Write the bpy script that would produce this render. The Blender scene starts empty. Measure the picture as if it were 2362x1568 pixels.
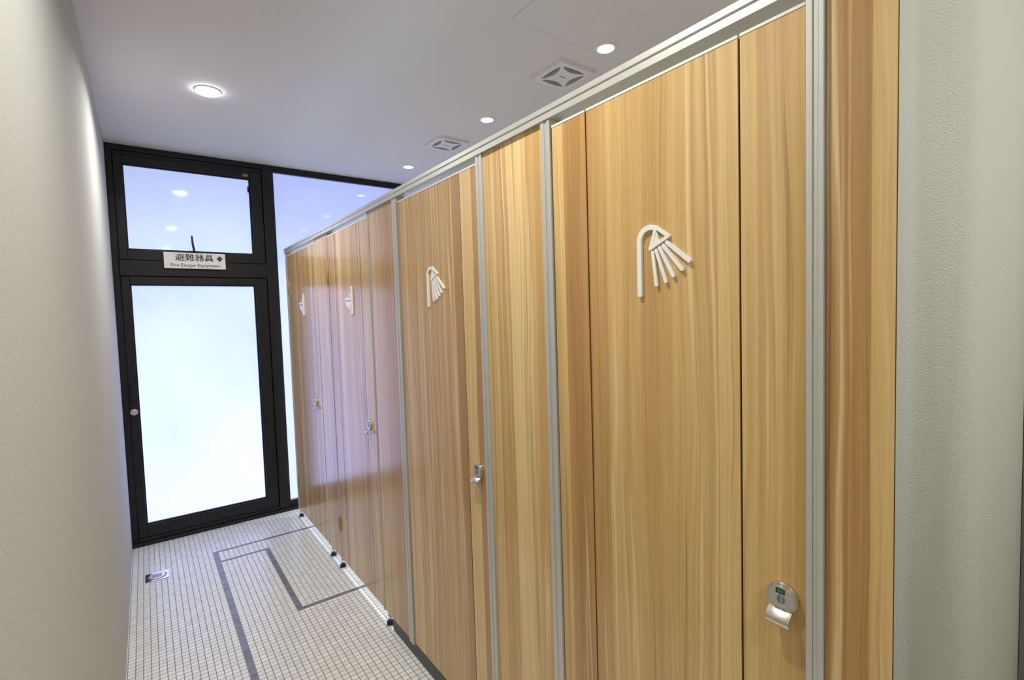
import bpy, bmesh, math
from mathutils import Vector, Matrix
scn = bpy.context.scene
scn.view_settings.view_transform = 'Standard'
scn.view_settings.look = 'None'
COL = scn.collection
R = math.radians

# ------------------------------------------------------------------ materials
def new_mat(name):
    m = bpy.data.materials.new(name); m.use_nodes = True
    nt = m.node_tree
    b = nt.nodes.get('Principled BSDF')
    return m, nt, b
def simple(name, col, rough=0.5, metal=0.0, coat=0.0, bump=0.0, bscale=200, var=0.03, emis=None, es=0):
    m, nt, b = new_mat(name)
    N, L = nt.nodes, nt.links
    b.inputs['Roughness'].default_value = rough
    b.inputs['Metallic'].default_value = metal
    b.inputs['Coat Weight'].default_value = coat
    geo = N.new('ShaderNodeNewGeometry')
    nz = N.new('ShaderNodeTexNoise'); nz.inputs['Scale'].default_value = bscale; nz.inputs['Detail'].default_value = 4
    L.new(geo.outputs['Position'], nz.inputs['Vector'])
    mx = N.new('ShaderNodeMix'); mx.data_type = 'RGBA'
    mx.inputs[6].default_value = tuple(c*(1-var) for c in col)+(1,)
    mx.inputs[7].default_value = tuple(min(1, c*(1+var)) for c in col)+(1,)
    L.new(nz.outputs['Fac'], mx.inputs[0]); L.new(mx.outputs[2], b.inputs['Base Color'])
    if bump:
        bp = N.new('ShaderNodeBump'); bp.inputs['Strength'].default_value = bump; bp.inputs['Distance'].default_value = 0.004
        L.new(nz.outputs['Fac'], bp.inputs['Height']); L.new(bp.outputs[0], b.inputs['Normal'])
    if emis:
        b.inputs['Emission Color'].default_value = emis+(1,); b.inputs['Emission Strength'].default_value = es
    return m

class NB:
    def __init__(s, nt): s.nt=nt; s.N=nt.nodes; s.L=nt.links
    def m(s, op, a, b=None, c=None, clamp=False):
        n = s.N.new('ShaderNodeMath'); n.operation = op; n.use_clamp = clamp
        for i, v in enumerate((a, b, c)):
            if v is None: continue
            if isinstance(v, (int, float)): n.inputs[i].default_value = v
            else: s.L.new(v, n.inputs[i])
        return n.outputs[0]
    def xyz(s, x, y, z):
        n = s.N.new('ShaderNodeCombineXYZ')
        for i, v in enumerate((x, y, z)):
            if isinstance(v, (int, float)): n.inputs[i].default_value = v
            else: s.L.new(v, n.inputs[i])
        return n.outputs[0]
    def noise(s, vec, scale=1, detail=4, rough=.5, dist=0):
        n = s.N.new('ShaderNodeTexNoise'); s.L.new(vec, n.inputs['Vector'])
        n.inputs['Scale'].default_value=scale; n.inputs['Detail'].default_value=detail
        n.inputs['Roughness'].default_value=rough; n.inputs['Distortion'].default_value=dist
        return n.outputs['Fac']
    def ramp(s, fac, stops):
        n = s.N.new('ShaderNodeValToRGB'); s.L.new(fac, n.inputs[0])
        e = n.color_ramp.elements
        while len(e) < len(stops): e.new(0.5)
        for el, (p, c) in zip(e, stops): el.position=p; el.color=tuple(c)+(1,)
        return n.outputs[0]
    def mix(s, f, a, b, mode='MIX'):
        n = s.N.new('ShaderNodeMix'); n.data_type='RGBA'; n.blend_type=mode
        for i, v in ((0, f), (6, a), (7, b)):
            if isinstance(v, (int, float)): n.inputs[i].default_value = v
            elif isinstance(v, tuple): n.inputs[i].default_value = v+(1,)
            else: s.L.new(v, n.inputs[i])
        return n.outputs[2]

def wood_mat():
    m, nt, b = new_mat('wood_laminate'); k = NB(nt)
    geo = k.N.new('ShaderNodeNewGeometry'); sp = k.N.new('ShaderNodeSeparateXYZ')
    k.L.new(geo.outputs['Position'], sp.inputs[0])
    y, z = sp.outputs[1], sp.outputs[2]
    warp = k.noise(k.xyz(0, k.m('MULTIPLY', y, 7), k.m('MULTIPLY', z, 1.1)), 1, 2)
    yw = k.m('ADD', y, k.m('MULTIPLY', k.m('SUBTRACT', warp, .5), .05))
    vo = k.N.new('ShaderNodeTexVoronoi'); vo.voronoi_dimensions='1D'; vo.inputs['Scale'].default_value=14
    k.L.new(k.m('ADD', k.m('ADD', y, .013), k.m('MULTIPLY', k.m('SUBTRACT', warp, .5), .003)), vo.inputs['W'])
    sc = k.N.new('ShaderNodeSeparateColor'); k.L.new(vo.outputs['Color'], sc.inputs[0])
    stave = sc.outputs[0]; rnd2 = k.m('MULTIPLY', sc.outputs[1], 7)
    g1 = k.noise(k.xyz(rnd2, k.m('MULTIPLY', yw, 36), k.m('MULTIPLY', z, .45)), 1, 5, .58, .5)
    g2 = k.noise(k.xyz(rnd2, k.m('MULTIPLY', yw, 300), k.m('MULTIPLY', z, 3.0)), 1, 4, .65)
    v = k.m('ADD', k.m('MULTIPLY', stave, .40), k.m('MULTIPLY', g1, .60))
    v = k.m('ADD', v, k.m('MULTIPLY', g2, .34))
    col = k.ramp(v, [(.37, (.36,.175,.050)), (.55, (.49,.27,.086)), (.71, (.60,.375,.132)), (.93, (.78,.55,.235))])
    s1 = k.noise(k.xyz(3.3, k.m('MULTIPLY', yw, 24), k.m('MULTIPLY', z, .28)), 1, 3, .5)
    st = k.ramp(s1, [(.57, (0,0,0)), (.60, (1,1,1)), (.615, (0.35,.35,.35)), (.66,(0,0,0))])
    col = k.mix(k.m('MULTIPLY', st, .65), col, (.86,.67,.35))
    s2 = k.noise(k.xyz(9.1, k.m('MULTIPLY', yw, 75), k.m('MULTIPLY', z, .7)), 1, 4, .55)
    dk = k.ramp(s2, [(.31, (1,1,1)), (.39, (0,0,0))])
    col = k.mix(k.m('MULTIPLY', dk, .55), col, (.27,.125,.038))
    k.L.new(col, b.inputs['Base Color'])
    b.inputs['Roughness'].default_value = .5
    b.inputs['Specular IOR Level'].default_value = .2
    b.inputs['Coat Weight'].default_value = .9
    b.inputs['Coat Roughness'].default_value = .19
    b.inputs['Coat IOR'].default_value = 1.6
    bp = k.N.new('ShaderNodeBump'); bp.inputs['Strength'].default_value=.05; bp.inputs['Distance'].default_value=.001
    k.L.new(g2, bp.inputs['Height']); k.L.new(bp.outputs[0], b.inputs['Normal'])
    return m

def floor_mat():
    m, nt, b = new_mat('mosaic_tile'); k = NB(nt)
    geo = k.N.new('ShaderNodeNewGeometry'); sp = k.N.new('ShaderNodeSeparateXYZ')
    k.L.new(geo.outputs['Position'], sp.inputs[0]); x, y = sp.outputs[0], sp.outputs[1]
    P = .027
    def tri(c):
        f = k.m('FRACT', k.m('DIVIDE', k.m('ADD', c, 200*P), P))
        return k.m('MINIMUM', f, k.m('SUBTRACT', 1.0, f))
    d = k.m('MINIMUM', tri(x), tri(y))
    grout = k.m('LESS_THAN', d, .06)
    wn = k.N.new('ShaderNodeTexWhiteNoise'); wn.noise_dimensions='2D'
    k.L.new(k.xyz(k.m('FLOOR', k.m('DIVIDE', x, P)), k.m('FLOOR', k.m('DIVIDE', y, P)), 0), wn.inputs[0])
    def rect(x0,x1,y0,y1):
        a = k.m('MULTIPLY', k.m('GREATER_THAN', x, x0), k.m('LESS_THAN', x, x1))
        c = k.m('MULTIPLY', k.m('GREATER_THAN', y, y0), k.m('LESS_THAN', y, y1))
        return k.m('MULTIPLY', a, c)
    rs = [rect(10*P,11*P,-3,134*P), rect(10*P,33*P,133*P,134*P), rect(10*P,21*P,127*P,128*P),
          rect(20*P,21*P,96*P,128*P), rect(20*P,33*P,96*P,97*P)]
    mask = rs[0]
    for r in rs[1:]: mask = k.m('MAXIMUM', mask, r)
    white = k.ramp(wn.outputs[0], [(0,(.74,.74,.67)), (1,(.84,.84,.77))])
    dark = k.ramp(wn.outputs[0], [(0,(.13,.135,.14)), (1,(.21,.215,.22))])
    c = k.mix(mask, white, dark)
    c = k.mix(grout, c, (.26,.25,.22))
    k.L.new(c, b.inputs['Base Color'])
    k.L.new(k.m('ADD', k.m('MULTIPLY', grout, .4), .25), b.inputs['Roughness'])
    bp = k.N.new('ShaderNodeBump'); bp.inputs['Strength'].default_value=.4; bp.inputs['Distance'].default_value=.001
    k.L.new(k.m('MINIMUM', d, .1), bp.inputs['Height']); k.L.new(bp.outputs[0], b.inputs['Normal'])
    return m

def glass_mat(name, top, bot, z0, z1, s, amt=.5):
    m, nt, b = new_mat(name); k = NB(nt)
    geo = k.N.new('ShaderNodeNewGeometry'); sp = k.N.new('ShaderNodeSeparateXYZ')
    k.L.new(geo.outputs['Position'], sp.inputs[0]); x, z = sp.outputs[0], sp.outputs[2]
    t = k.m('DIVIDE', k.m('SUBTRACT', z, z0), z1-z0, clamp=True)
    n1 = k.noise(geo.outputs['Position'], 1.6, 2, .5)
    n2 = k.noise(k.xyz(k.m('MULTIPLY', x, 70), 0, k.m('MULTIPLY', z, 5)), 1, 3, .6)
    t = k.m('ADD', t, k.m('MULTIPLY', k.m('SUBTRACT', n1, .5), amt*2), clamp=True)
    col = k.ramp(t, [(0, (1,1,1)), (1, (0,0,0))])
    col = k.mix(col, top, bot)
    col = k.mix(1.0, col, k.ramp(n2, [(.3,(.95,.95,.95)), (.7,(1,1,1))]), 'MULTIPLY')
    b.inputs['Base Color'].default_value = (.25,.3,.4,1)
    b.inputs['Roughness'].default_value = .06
    k.L.new(col, b.inputs['Emission Color']); b.inputs['Emission Strength'].default_value = s  # daylight from outside put into the pane as emission, brighter towards the bottom
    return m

WOOD = wood_mat()
TILE = floor_mat()
WALL = simple('wall_plaster', (.50,.51,.47), .85, bump=.2, bscale=110)
WALLR = simple('rough_plaster', (.50,.50,.435), .85, bump=.4, bscale=420)
CEIL = simple('ceiling_paint', (.75,.725,.72), .75, bscale=8, var=.015)
BLACK = simple('black_aluminium', (.010,.010,.012), .4, metal=.2)
PLINTH = simple('black_stone', (.015,.015,.017), .3)
GAPFIT = simple('gap_shade_and_black_fittings', (.01,.01,.01), .8)  # painted shade in the door gaps, also handle plate and lock window
ALU = simple('brushed_aluminium', (.62,.61,.57), .32, metal=.75, bscale=30)
ALUW = simple('satin_aluminium', (.60,.60,.55), .36, metal=.45, bscale=30)
CAP = simple('cream_edge', (.82,.79,.66), .45)
WHITE = simple('white_plastic', (.88,.86,.80), .4)
NICK = simple('satin_nickel', (.72,.68,.60), .25, metal=1, bscale=60)
CHROME = simple('chrome', (.8,.8,.8), .12, metal=1)
BRASS = simple('brass', (.55,.45,.25), .35, metal=.9)
GREEN = simple('green_indicator', (.02,.20,.07), .4)
DARKG = simple('dark_grille', (.13,.13,.14), .7)
GREYP = simple('grey_paint', (.16,.16,.17), .6)
LINE = simple('seam_grey', (.50,.49,.49), .8)  # plain grey for hatch seams and fan slats
FANW = simple('fan_plastic', (.80,.79,.79), .5)
SIGN = simple('sign_board', (.85,.86,.86), .35)
INK = simple('sign_ink', (.04,.04,.06), .5)
TAG = simple('tag_orange', (.35,.12,.05), .5)
LAMP = simple('lamp_diffuser', (.9,.9,.9), .5, emis=(.95,.96,1.0), es=24)
LAMPB = simple('lamp_diffuser_cool', (.9,.9,.9), .5, emis=(.74,.78,1.0), es=14)
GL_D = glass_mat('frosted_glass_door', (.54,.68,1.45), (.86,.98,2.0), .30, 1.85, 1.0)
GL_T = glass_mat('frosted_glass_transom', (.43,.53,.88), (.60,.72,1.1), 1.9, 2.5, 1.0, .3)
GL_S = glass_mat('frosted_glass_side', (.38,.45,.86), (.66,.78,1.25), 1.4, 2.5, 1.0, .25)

# ------------------------------------------------------------------ mesh builder
class MB:
    def __init__(s): s.v=[]; s.f=[]; s.mi=[]; s.mats=[]; s.sm=[]
    def mat(s, m):
        if m not in s.mats: s.mats.append(m)
        return s.mats.index(m)
    def box(s, x0,x1,y0,y1,z0,z1, m):
        i=len(s.v); k=s.mat(m)
        s.v += [(x,y,z) for x in (x0,x1) for y in (y0,y1) for z in (z0,z1)]
        for q in ((0,1,3,2),(4,6,7,5),(0,4,5,1),(2,3,7,6),(0,2,6,4),(1,5,7,3)):
            s.f.append(tuple(i+a for a in q)); s.mi.append(k); s.sm.append(False)
        return s
    def prism(s, pts, fn, t0, t1, m, smooth=False):
        i=len(s.v); n=len(pts); k=s.mat(m)
        s.v += [fn(a,b,t0) for a,b in pts]+[fn(a,b,t1) for a,b in pts]
        s.f += [tuple(range(i,i+n)), tuple(range(i+2*n-1,i+n-1,-1))]; s.mi+=[k,k]; s.sm+=[False,False]
        for j in range(n):
            q=(j+1)%n; s.f.append((i+j,i+n+j,i+n+q,i+q)); s.mi.append(k); s.sm.append(smooth)
        return s
    def build(s, name, parent=None, bevel=0, origin=None, label=None, seg=2):
        me=bpy.data.meshes.new(name)
        vs=[Vector(v) for v in s.v]
        if origin is None:
            xs=[v.x for v in vs]; ys=[v.y for v in vs]; zs=[v.z for v in vs]
            origin=Vector(((min(xs)+max(xs))/2,(min(ys)+max(ys))/2,min(zs)))
        origin=Vector(origin)
        me.from_pydata([v-origin for v in vs],[],s.f)
        for m in s.mats: me.materials.append(m)
        for p,k,sm in zip(me.polygons,s.mi,s.sm): p.material_index=k; p.use_smooth=sm
        bm=bmesh.new(); bm.from_mesh(me); bmesh.ops.recalc_face_normals(bm,faces=bm.faces)
        bm.to_mesh(me); bm.free()
        o=bpy.data.objects.new(name,me); COL.objects.link(o)
        if parent is not None:
            o.parent=parent; o.location=origin-parent.location
            if parent.parent is not None: o.location=origin-(parent.location+parent.parent.location)
        else: o.location=origin
        if bevel:
            b=o.modifiers.new('bevel','BEVEL'); b.width=bevel; b.segments=seg; b.limit_method='ANGLE'; b.angle_limit=R(40)
        if label: o['label']=label
        return o
def circ(r, n=40, cx=0, cy=0, a0=0, a1=None):
    if a1 is None: return [(cx+r*math.cos(2*math.pi*i/n), cy+r*math.sin(2*math.pi*i/n)) for i in range(n)]
    return [(cx+r*math.cos(a0+(a1-a0)*i/n), cy+r*math.sin(a0+(a1-a0)*i/n)) for i in range(n+1)]
def thing(name, loc, label, cat, group=None):
    e=bpy.data.objects.new(name,None); e.location=loc; e.empty_display_size=.05; COL.objects.link(e)
    e['label']=label; e['category']=cat
    if group: e['group']=group
    return e
def struct(o, label, cat=None):
    o['kind']='structure'; o['label']=label; o['category']=cat or o.name.split('_')[0]
    return o

XL=-.14; XR=2.35; YF=4.10; YB=-2.2; H=2.61; XP=.85
# ------------------------------------------------------------------ shell
struct(MB().box(XL-.15,XR+.15,YB-.15,YF+.15,-.12,0,TILE).build('floor'),'white small mosaic tile floor with grey inlaid lines')
struct(MB().box(XL-.15,XR+.15,YB-.15,YF+.15,H,H+.12,CEIL).build('ceiling'),'flat off-white painted ceiling')
struct(MB().box(XL-.15,XL,YB,YF,0,H,WALL).build('wall_left'),'long light grey plastered corridor wall')
struct(MB().box(XL-.15,XR+.15,YB-.15,YB,0,H,WALL).build('wall_back'),'plain light grey plastered wall')
struct(MB().box(XR,XR+.15,YB,YF,0,H,WALL).build('wall_stall'),'light grey wall behind the stalls')
r=.055; yc=.157
corner=[(XP,.235)]+[(XP+r-r*math.cos(a),yc+r-r*math.sin(a)) for a in [i*math.pi/2/14 for i in range(15)]]+[(XR,yc),(XR,.235)]
struct(MB().prism(corner,lambda a,b,t:(a,b,t),0,H,WALLR,True).build('wall_right'),'rough light plaster wall end beside the wooden partition')
struct(MB().box(1.235,1.30,.127,.156,0,H,GREYP).build('trim_1'),'dark grey vertical trim on the plaster wall')

F0=4.05; F1=4.13
fr=MB()
fr.box(XL,XR,F0,F1,2.575,H,BLACK)
fr.box(XL,-.105,F0,F1,0,2.575,BLACK)
fr.box(.755,.825,F0-.015,F1,0,2.575,BLACK)
fr.box(-.105,.755,F0-.015,F1,1.775,1.875,BLACK)
fr.box(-.105,.755,F0-.01,F1,0,.045,BLACK)
fr.box(.825,XR,F0,F1,0,.055,BLACK)
fr.box(1.95,1.99,F0,F1,.055,2.575,BLACK)
fr.box(-.105,.755,F0+.01,F1,2.545,2.575,BLACK)
fr.box(XL,.90,F0-.03,F0,0,.022,BLACK)
struct(fr.build('trim_2',bevel=.003),'black aluminium frame around the glazed door and windows')
struct(MB().box(XL-.15,XR+.15,F1+.02,F1+.1,0,H,GREYP).build('wall_outer'),'outer wall closing off behind the frosted glazing')

def leaf(name,x0,x1,z0,z1,gx0,gx1,gz0,gz1,gm,label):
    m=MB(); a=F0-.005; b=F0+.05
    m.box(x0,gx0,a,b,z0,z1,BLACK); m.box(gx1,x1,a,b,z0,z1,BLACK)
    m.box(gx0,gx1,a,b,z0,gz0,BLACK); m.box(gx0,gx1,a,b,gz1,z1,BLACK)
    w=.008; c=a+.012
    m.box(gx0,gx0+w,c,b,gz0,gz1,BLACK); m.box(gx1-w,gx1,c,b,gz0,gz1,BLACK)
    m.box(gx0+w,gx1-w,c,b,gz0,gz0+w,BLACK); m.box(gx0+w,gx1-w,c,b,gz1-w,gz1,BLACK)
    o=struct(m.build(name,bevel=.003),label)
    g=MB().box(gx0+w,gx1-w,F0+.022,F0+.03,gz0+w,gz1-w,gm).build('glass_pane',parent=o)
    g['label']='frosted glass pane glowing with blue daylight'
    return o
door=leaf('door_1',-.102,.752,.047,1.772,-.058,.672,.128,1.72,GL_D,'black aluminium fire escape door with frosted glass')
tr=leaf('window_1',-.102,.752,1.878,2.543,-.058,.676,1.945,2.492,GL_T,'black framed frosted transom window above the door')
s=MB(); s.box(.826,.834,F0+.0,F0+.06,.056,2.574,BLACK); s.box(1.936,1.949,F0,F0+.06,.056,2.574,BLACK)
s.box(.834,1.936,F0,F0+.06,.056,.07,BLACK); s.box(.834,1.936,F0,F0+.06,2.562,2.574,BLACK)
sw=struct(s.build('window_2'),'tall frosted side window behind the stalls')
MB().box(.834,1.936,F0+.025,F0+.033,.07,2.562,GL_S).build('glass_pane',parent=sw)
s=MB(); s.box(1.991,2.003,F0,F0+.06,.056,2.574,BLACK); s.box(XR-.013,XR-.001,F0,F0+.06,.056,2.574,BLACK)
s.box(2.003,XR-.013,F0,F0+.06,.056,.07,BLACK); s.box(2.003,XR-.013,F0,F0+.06,2.562,2.574,BLACK)
sw2=struct(s.build('window_3'),'tall frosted side window inside the stall area')
MB().box(2.003,XR-.013,F0+.025,F0+.033,.07,2.562,GL_S).build('glass_pane',parent=sw2)

fy=lambda y:(lambda a,b,t:(a,y+t,b))
hp=MB().box(-.098,-.068,4.035,4.044,.95,1.09,GAPFIT); hp.box(-.092,-.074,4.028,4.036,.97,1.07,BLACK)
hp.build('door_handle',parent=door,bevel=.002)
kn=MB().prism(circ(.021,32,-.082,.89),fy(4.045),0,-.012,NICK,True).prism(circ(.013,32,-.082,.89),fy(4.033),0,-.01,NICK,True)
kn.build('door_knob',parent=door,bevel=.002,label='round satin silver lock knob')
lt=MB().box(.27,.345,4.025,4.044,1.937,1.95,BLACK)
lt.prism([(.298,1.945),(.312,1.945),(.305,1.99),(.300,2.05),(.290,2.052),(.292,1.99)],fy(4.025),0,-.012,BLACK)
lt.build('window_latch',parent=tr,bevel=.002)
MB().box(.625,.665,4.036,4.044,2.502,2.52,TAG).box(.64,.65,4.034,4.036,2.505,2.517,BRASS).build('catch',parent=tr,label='small orange-brown catch')
MB().box(.655,.664,4.03,4.044,2.39,2.43,BLACK).build('hinge',parent=tr)

# ------------------------------------------------------------------ sign
sg=MB().box(.13,.487,4.018,4.032,1.828,1.935,SIGN).build('emergency_sign',bevel=.002)
sg['label']='white fire escape equipment sign with black lettering on the transom'; sg['category']='sign'
def text(body,size,x,z,y,parent,mat,name,bold=.0,sx=1):
    cu=bpy.data.curves.new(name,'FONT'); cu.body=body; cu.size=size; cu.extrude=.0008; cu.offset=bold
    cu.align_x='CENTER'; cu.align_y='CENTER'; cu.resolution_u=3
    t=bpy.data.objects.new('tmp',cu); COL.objects.link(t)
    bpy.context.view_layer.update()
    me=bpy.data.meshes.new_from_object(t.evaluated_get(bpy.context.evaluated_depsgraph_get()))
    bpy.data.objects.remove(t); me.name=name
    me.materials.clear(); me.materials.append(mat)
    me.transform(Matrix.Rotation(R(90),4,'X')@Matrix.Diagonal((sx,1,1,1)))
    o=bpy.data.objects.new(name,me); COL.objects.link(o); o.parent=parent
    o.location=Vector((x,y,z))-parent.location
    return o
text('避難器具',.052,.304,1.899,4.0172,sg,INK,'chinese_lettering',.0002,1.08)
text('Fire Escape Equipment',.0290,.308,1.850,4.0172,sg,INK,'english_lettering',0,1.08)
MB().prism([(.442,1.916),(.462,1.916),(.462,1.904),(.473,1.904),(.452,1.878),(.431,1.904),(.442,1.904)],fy(4.018),0,-.0012,INK).build('arrow_mark',parent=sg)

# ------------------------------------------------------------------ stall front
part=thing('bathroom_stall',(XP,2.0,0),'wood laminate shower and toilet stall front with aluminium posts','stall')
ZB=.06; ZR0=1.938; ZT=1.970; ZD=1.915
DT=.022
def post(y0,y1,z0=ZB,m=ALUW,d=.007):
    w=y1-y0; b=MB()
    b.box(XP-d,XP+.035,y0,y0+w*.30,z0,ZR0,m); b.box(XP-d+.002,XP+.034,y0+w*.30,y0+w*.62,z0,ZR0,m)
    b.box(XP-d,XP+.035,y0+w*.62,y1,z0,ZR0,m)
    return b.build('post',parent=part,bevel=.001)
def panel(y0,y1,z0=ZB+.002):
    return MB().box(XP,XP+DT,y0+.0005,y1-.0005,z0,ZR0,WOOD).build('fixed_panel',parent=part,bevel=.0006)
rl=MB()
prof=[(XP-.010,ZR0),(XP-.010,ZR0+.006),(XP-.007,ZR0+.007),(XP-.007,ZR0+.019),(XP-.010,ZR0+.020),(XP-.010,ZT),(XP+.036,ZT),(XP+.036,ZR0)]
rl.prism(prof,lambda a,b,t:(a,t,b),.236,3.862,ALUW)
rl.build('top_rail',parent=part)
post(.326,.352); post(.953,.987); post(1.266,1.298); post(1.902,1.940)
post(2.222,2.236,m=ALUW,d=.003); post(2.862,2.872,d=.002); post(3.100,3.112,d=.002); post(3.835,3.862,d=.004)
panel(.236,.326); panel(.987,1.266); panel(1.940,2.222); panel(2.872,3.100)
MB().box(XP+.004,XP+.12,.236,2.145,0,ZB,PLINTH).build('plinth',parent=part,bevel=.002,label='black stone plinth')
def foot(y):
    b=MB(); fz=lambda cx,cy:(lambda a,bb,t:(cx+a,cy+bb,t))
    b.prism(circ(.026,28),fz(XP+.011,y),0,.008,CHROME,True)
    b.prism(circ(.018,28),fz(XP+.011,y),.008,.014,BLACK,True)
    b.prism(circ(.009,20),fz(XP+.011,y),.014,.062,CHROME,True)
    b.build('support_foot',parent=part,label='chrome adjustable foot')
for y in (3.845,3.07,2.89,2.195): foot(y)

fx=lambda yo,zo,x=XP:(lambda h,z,t:(x-t,yo-h,zo+z))
def stroke(mb,pts,w,f,t0,t1,m):
    L=[];Rr=[]
    n=len(pts)
    for i,(a,b) in enumerate(pts):
        if i==0: d=(pts[1][0]-a,pts[1][1]-b)
        elif i==n-1: d=(a-pts[i-1][0],b-pts[i-1][1])
        else: d=(pts[i+1][0]-pts[i-1][0],pts[i+1][1]-pts[i-1][1])
        l=math.hypot(*d); nx,ny=-d[1]/l*w/2,d[0]/l*w/2
        L.append((a+nx,b+ny)); Rr.append((a-nx,b-ny))
    def cap(c,p,q):
        a0=math.atan2(p[1]-c[1],p[0]-c[0])
        return [(c[0]+w/2*math.cos(a0-math.pi*i/8),c[1]+w/2*math.sin(a0-math.pi*i/8)) for i in range(1,8)]
    poly=L+cap(pts[-1],L[-1],Rr[-1])+Rr[::-1]+cap(pts[0],Rr[0],L[0])
    mb.prism(poly,f,t0,t1,m,False)
def shower_icon(door,y,z):
    b=MB(); f=fx(y,z)
    pts=[(0,0),(0,.055),(0,.108)]+[(.027+.027*math.cos(a),.110+.027*math.sin(a)) for a in [math.pi-i*math.pi*.66/12 for i in range(1,13)]]
    stroke(b,pts,.0105,f,0,.006,WHITE)
    A,B,C=(.028,.093),(.072,.113),(.043,.134)
    stroke(b,[A,B],.0065,f,0,.0062,WHITE); stroke(b,[B,C],.0065,f,0,.0061,WHITE); stroke(b,[C,A],.0065,f,0,.0063,WHITE)
    b.prism([(.028,.093),(.052,.104),(.045,.126),(.037,.130)],f,0,.0058,WHITE)
    S=[(.0345,.085),(.043,.088),(.0515,.092),(.060,.096),(.0685,.101)]
    E=[(.042,.0185),(.065,.024),(.0825,.034),(.102,.045),(.118,.0595)]
    for s_,e_ in zip(S,E): stroke(b,[s_,e_],.0075,f,0,.006,WHITE)
    return b.build('shower_symbol',parent=door,label='white raised shower head symbol')
def toilet_icon(door,y,z):
    b=MB(); f=fx(y,z)
    b.prism([(.088,0),(.122,0),(.122,.14),(.100,.14),(.100,.055),(.088,.045)],f,0,.006,WHITE)
    b.prism([(.010,.072),(.094,.072),(.094,.086),(.010,.086),(.004,.079)],f,0,.006,WHITE)
    b.prism([(.012,.066),(.094,.066),(.094,.020),(.070,.020),(.055,.030),(.030,.040),(.016,.052)],f,0,.006,WHITE)
    stroke(b,[(.080,.098),(.094,.098)],.009,f,0,.006,WHITE)
    return b.build('toilet_symbol',parent=door,label='white raised toilet symbol')
def lock(door,y,z):
    b=MB(); f=fx(y,z)
    b.prism(circ(.0255,48),f,0,.007,NICK,True)
    b.prism(circ(.0240,48),f,.007,.010,NICK,True)
    b.prism(circ(.0205,48),f,.010,.0108,ALU,True)
    w=[(-.0085,.007),(.0065,.007),(.0065,.0155),(-.0085,.0155)]
    b.prism(w,f,.0106,.0114,GAPFIT)
    b.prism([(-.0065,.009),(.0045,.009),(.0045,.0135),(-.0065,.0135)],f,.0112,.0118,GREEN)
    for s_ in (-1,1):
        arc=[(s_*(.0012+.0055*math.cos(a)),-.0025+.0075*math.sin(a)) for a in [-math.pi/2+i*math.pi/8 for i in range(9)]]
        b.prism(arc,f,.0106,.0116,GREYP)
    pr=[]
    N=10
    for i in range(N+1):
        t=i/N; pr.append((.007+.016*math.sin(t*math.pi*.75), -.019-.027*t))
    pr2=[(a-.003,bb-.0005) for a,bb in pr][::-1]
    poly=pr+pr2
    b.prism(poly,lambda a,bb,t:(XP-a,y-t,z+bb),-.021,.017,NICK,True)
    b.prism([(-.010,-.026),(.008,-.026),(.008,-.014),(-.010,-.014)],f,0,.011,NICK)
    return b.build('lock',parent=door,bevel=.0008,label='satin nickel indicator lock with green window')
def hinge(door,y,z):
    b=MB(); b.box(XP-.003,XP,y-.014,y+.014,z-.04,z+.04,BRASS)
    b.prism(circ(.006,16),lambda a,bb,t:(XP-.005+a,y+bb,t),z-.042,z+.042,BRASS,True)
    b.build('hinge',parent=door,bevel=.0006,label='brass door hinge')
def bay(y0,y1,g1,g2,kind,iy,iz,ly,lz=.952):
    g=.0022; b=MB(); e=.003
    z0=ZB+.008
    for a,c in ((y0+e,g1-g),(g1+g,g2-g),(g2+g,y1-e)):
        b.box(XP,XP+DT,a,c,z0,ZD,WOOD)
        b.box(XP-.001,XP+DT+.001,a,c,ZD,ZD+.005,CAP)
    for gg in (g1,g2): b.box(XP+.004,XP+DT-.002,gg-g,gg+g,z0,ZD-.001,GAPFIT)  # black strips stand in for the shade inside the leaf gaps
    d=b.build('door',parent=part,bevel=0,label='folding wood laminate stall door')
    if kind=='s': shower_icon(d,iy,iz)
    else: toilet_icon(d,iy,iz)
    lock(d,ly,lz)
    return d
bay(.352,.953,.4625,.832,'s',.6790,1.483,.389,.957)
bay(1.298,1.902,1.408,1.790,'s',1.648,1.490,1.343,.946)
dA=bay(2.236,2.862,2.348,2.74,'t',2.585,1.476,2.312,.94)
dB=bay(3.112,3.835,3.205,3.60,'t',3.53,1.486,3.235,.935)
for z in (.27,1.69): hinge(dA,2.867,z); hinge(dB,3.812,z)

# ------------------------------------------------------------------ ceiling fixtures
def downlight(x,y,r_in,r_out,power,col,mat,label,ring=WHITE,group='recessed ceiling downlights',drop=.004,spread=155):
    e=thing('downlight',(x,y,H),label,'light',group)
    b=MB(); n=48
    prof=[(r_out,0),(r_out-.002,-.005),(r_in+.002,-.006),(r_in,-.001)]
    k=b.mat(ring)
    for i in range(n):
        a=2*math.pi*i/n
        for (rr,zz) in prof: b.v.append((x+rr*math.cos(a),y+rr*math.sin(a),H+zz))
    for i in range(n):
        j=(i+1)%n
        for q in range(3):
            b.f.append((i*4+q,j*4+q,j*4+q+1,i*4+q+1)); b.mi.append(k); b.sm.append(True)
    b.build('trim_ring',parent=e)
    MB().prism(circ(r_in-.0005,40,x,y),lambda a,bb,t:(a,bb,H+t),-drop,-.0005,mat).build('lamp',parent=e,bevel=.0015)
    l=bpy.data.lights.new('bulb','AREA'); l.shape='DISK'; l.size=r_in*1.6; l.energy=power; l.color=col; l.spread=R(spread)
    lo=bpy.data.objects.new('bulb',l); COL.objects.link(lo); lo.parent=e; lo.location=(0,0,-drop-.004)
    return e
warm=(1,.97,.90); neu=(1,.985,.95)
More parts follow.
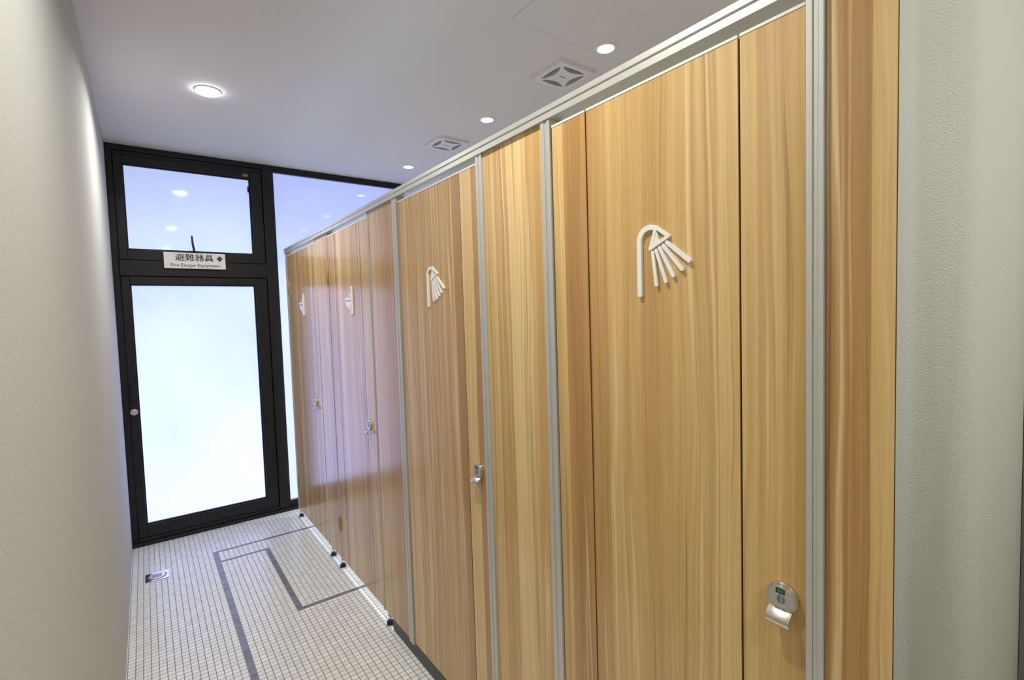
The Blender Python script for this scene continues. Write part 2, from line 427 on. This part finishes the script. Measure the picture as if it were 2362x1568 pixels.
for (x,y) in ((.32,2.907),(.33,.94),(.33,-1.0)):
    downlight(x,y,.050,.058,13,neu,LAMP,'bright round recessed downlight over the corridor',drop=.014)
for y in (3.556,2.47,1.53,.55):
    downlight(1.70,y,.033,.047,7,neu,LAMPB,'small round recessed downlight over the stalls',drop=.008,spread=100)
downlight(1.2,-.7,.046,.056,12.5,warm,LAMP,'added fill downlight over the entrance area, out of view')  # unseen lamp added to fill the near end with light

def fan(x,y):
    b=MB(); s=.115; c=.012
    fz=lambda a,bb,t:(x+a,y+bb,H-t)
    sq=[]
    for (cx,cy,a0) in ((s-c,s-c,0),(-s+c,s-c,math.pi/2),(-s+c,-s+c,math.pi),(s-c,-s+c,1.5*math.pi)):
        sq+=circ(c,6,cx,cy,a0,a0+math.pi/2)
    b.prism(sq,fz,0,.008,FANW)
    sq2=[(a*.94,bb*.94) for a,bb in sq]; b.prism(sq2,fz,.008,.013,FANW)
    for q in range(4):
        ca,sa=math.cos(q*math.pi/2),math.sin(q*math.pi/2)
        def rot(p): return (p[0]*ca-p[1]*sa,p[0]*sa+p[1]*ca)
        L=.068
        out=[(-L+2*L*i/16, .078+.006*(1-((i-8)/8)**2)) for i in range(17)]
        inn=[(L-2*L*i/16, .078-.024*(1-((i-8)/8)**2)) for i in range(1,16)]
        b.prism([rot(p) for p in out+inn],fz,.0128,.0138,DARKG)
        for w_ in (.060,.067,.074):
            hw=L*math.sqrt(max(0,1-((.078-w_)/.024)))*.96
            b.prism([rot(p) for p in ((-hw,w_),(hw,w_),(hw,w_+.002),(-hw,w_+.002))],fz,.0136,.0150,LINE)
    b.prism([(-.018,-.003),(.018,-.003),(.018,.002),(-.018,.002)],fz,.0128,.0136,GREYP)
    o=b.build('exhaust_fan',bevel=0,origin=(x,y,H))
    o['label']='square white ceiling exhaust fan with four curved vents'; o['category']='fan'; o['group']='ceiling exhaust fans'
    return o
fan(1.705,1.815); fan(1.700,2.96)
b=MB(); hx0,hx1,hy0,hy1=1.225,1.648,1.13,1.59; w=.0012
b.box(hx0+w,hx1-w,hy0+w,hy1-w,H-.0008,H,CEIL)
for q in ((hx0-w,hx0+w,hy0-w,hy1+w),(hx1-w,hx1+w,hy0-w,hy1+w),(hx0+w,hx1-w,hy0-w,hy0+w),(hx0+w,hx1-w,hy1-w,hy1+w)):
    b.box(q[0],q[1],q[2],q[3],H-.0006,H,LINE)
hch=b.build('access_panel',origin=(1.44,1.36,H)); hch['label']='square access hatch flush in the ceiling'; hch['category']='hatch'

b=MB(); dx,dy=-.018,3.485; fz=lambda a,bb,t:(dx+a,dy+bb,t)
b.box(dx-.055,dx+.055,dy-.055,dy+.055,0,.004,CHROME)
b.prism(circ(.046,40),fz,.004,.0046,DARKG,True); b.prism(circ(.040,40),fz,.004,.006,NICK,True)
for i in range(-2,3): b.box(dx-.022,dx+.022,dy+i*.009-.0018,dy+i*.009+.0018,.0058,.0065,GREYP)
o=b.build('floor_drain'); o['label']='square chrome floor drain set in the mosaic tiles'; o['category']='drain'

w=bpy.data.worlds.new('world'); scn.world=w; w.use_nodes=True
w.node_tree.nodes['Background'].inputs[0].default_value=(.6,.7,1,1); w.node_tree.nodes['Background'].inputs[1].default_value=.3

cam=bpy.data.cameras.new('camera'); co=bpy.data.objects.new('camera',cam); COL.objects.link(co)
cam.sensor_width=36; cam.lens=1140/2362*36; cam.clip_start=.01
ey=Vector((-.5972,.02325,-.8017)).normalized(); ez=Vector((-.0306,.9982,.0517))
ez=(ez-ey*ez.dot(ey)).normalized(); ex=ey.cross(ez)
M=Matrix((ex,ey,ez))
co.matrix_world=Matrix.Translation((0,0,1.45))@M.to_4x4()
scn.camera=co
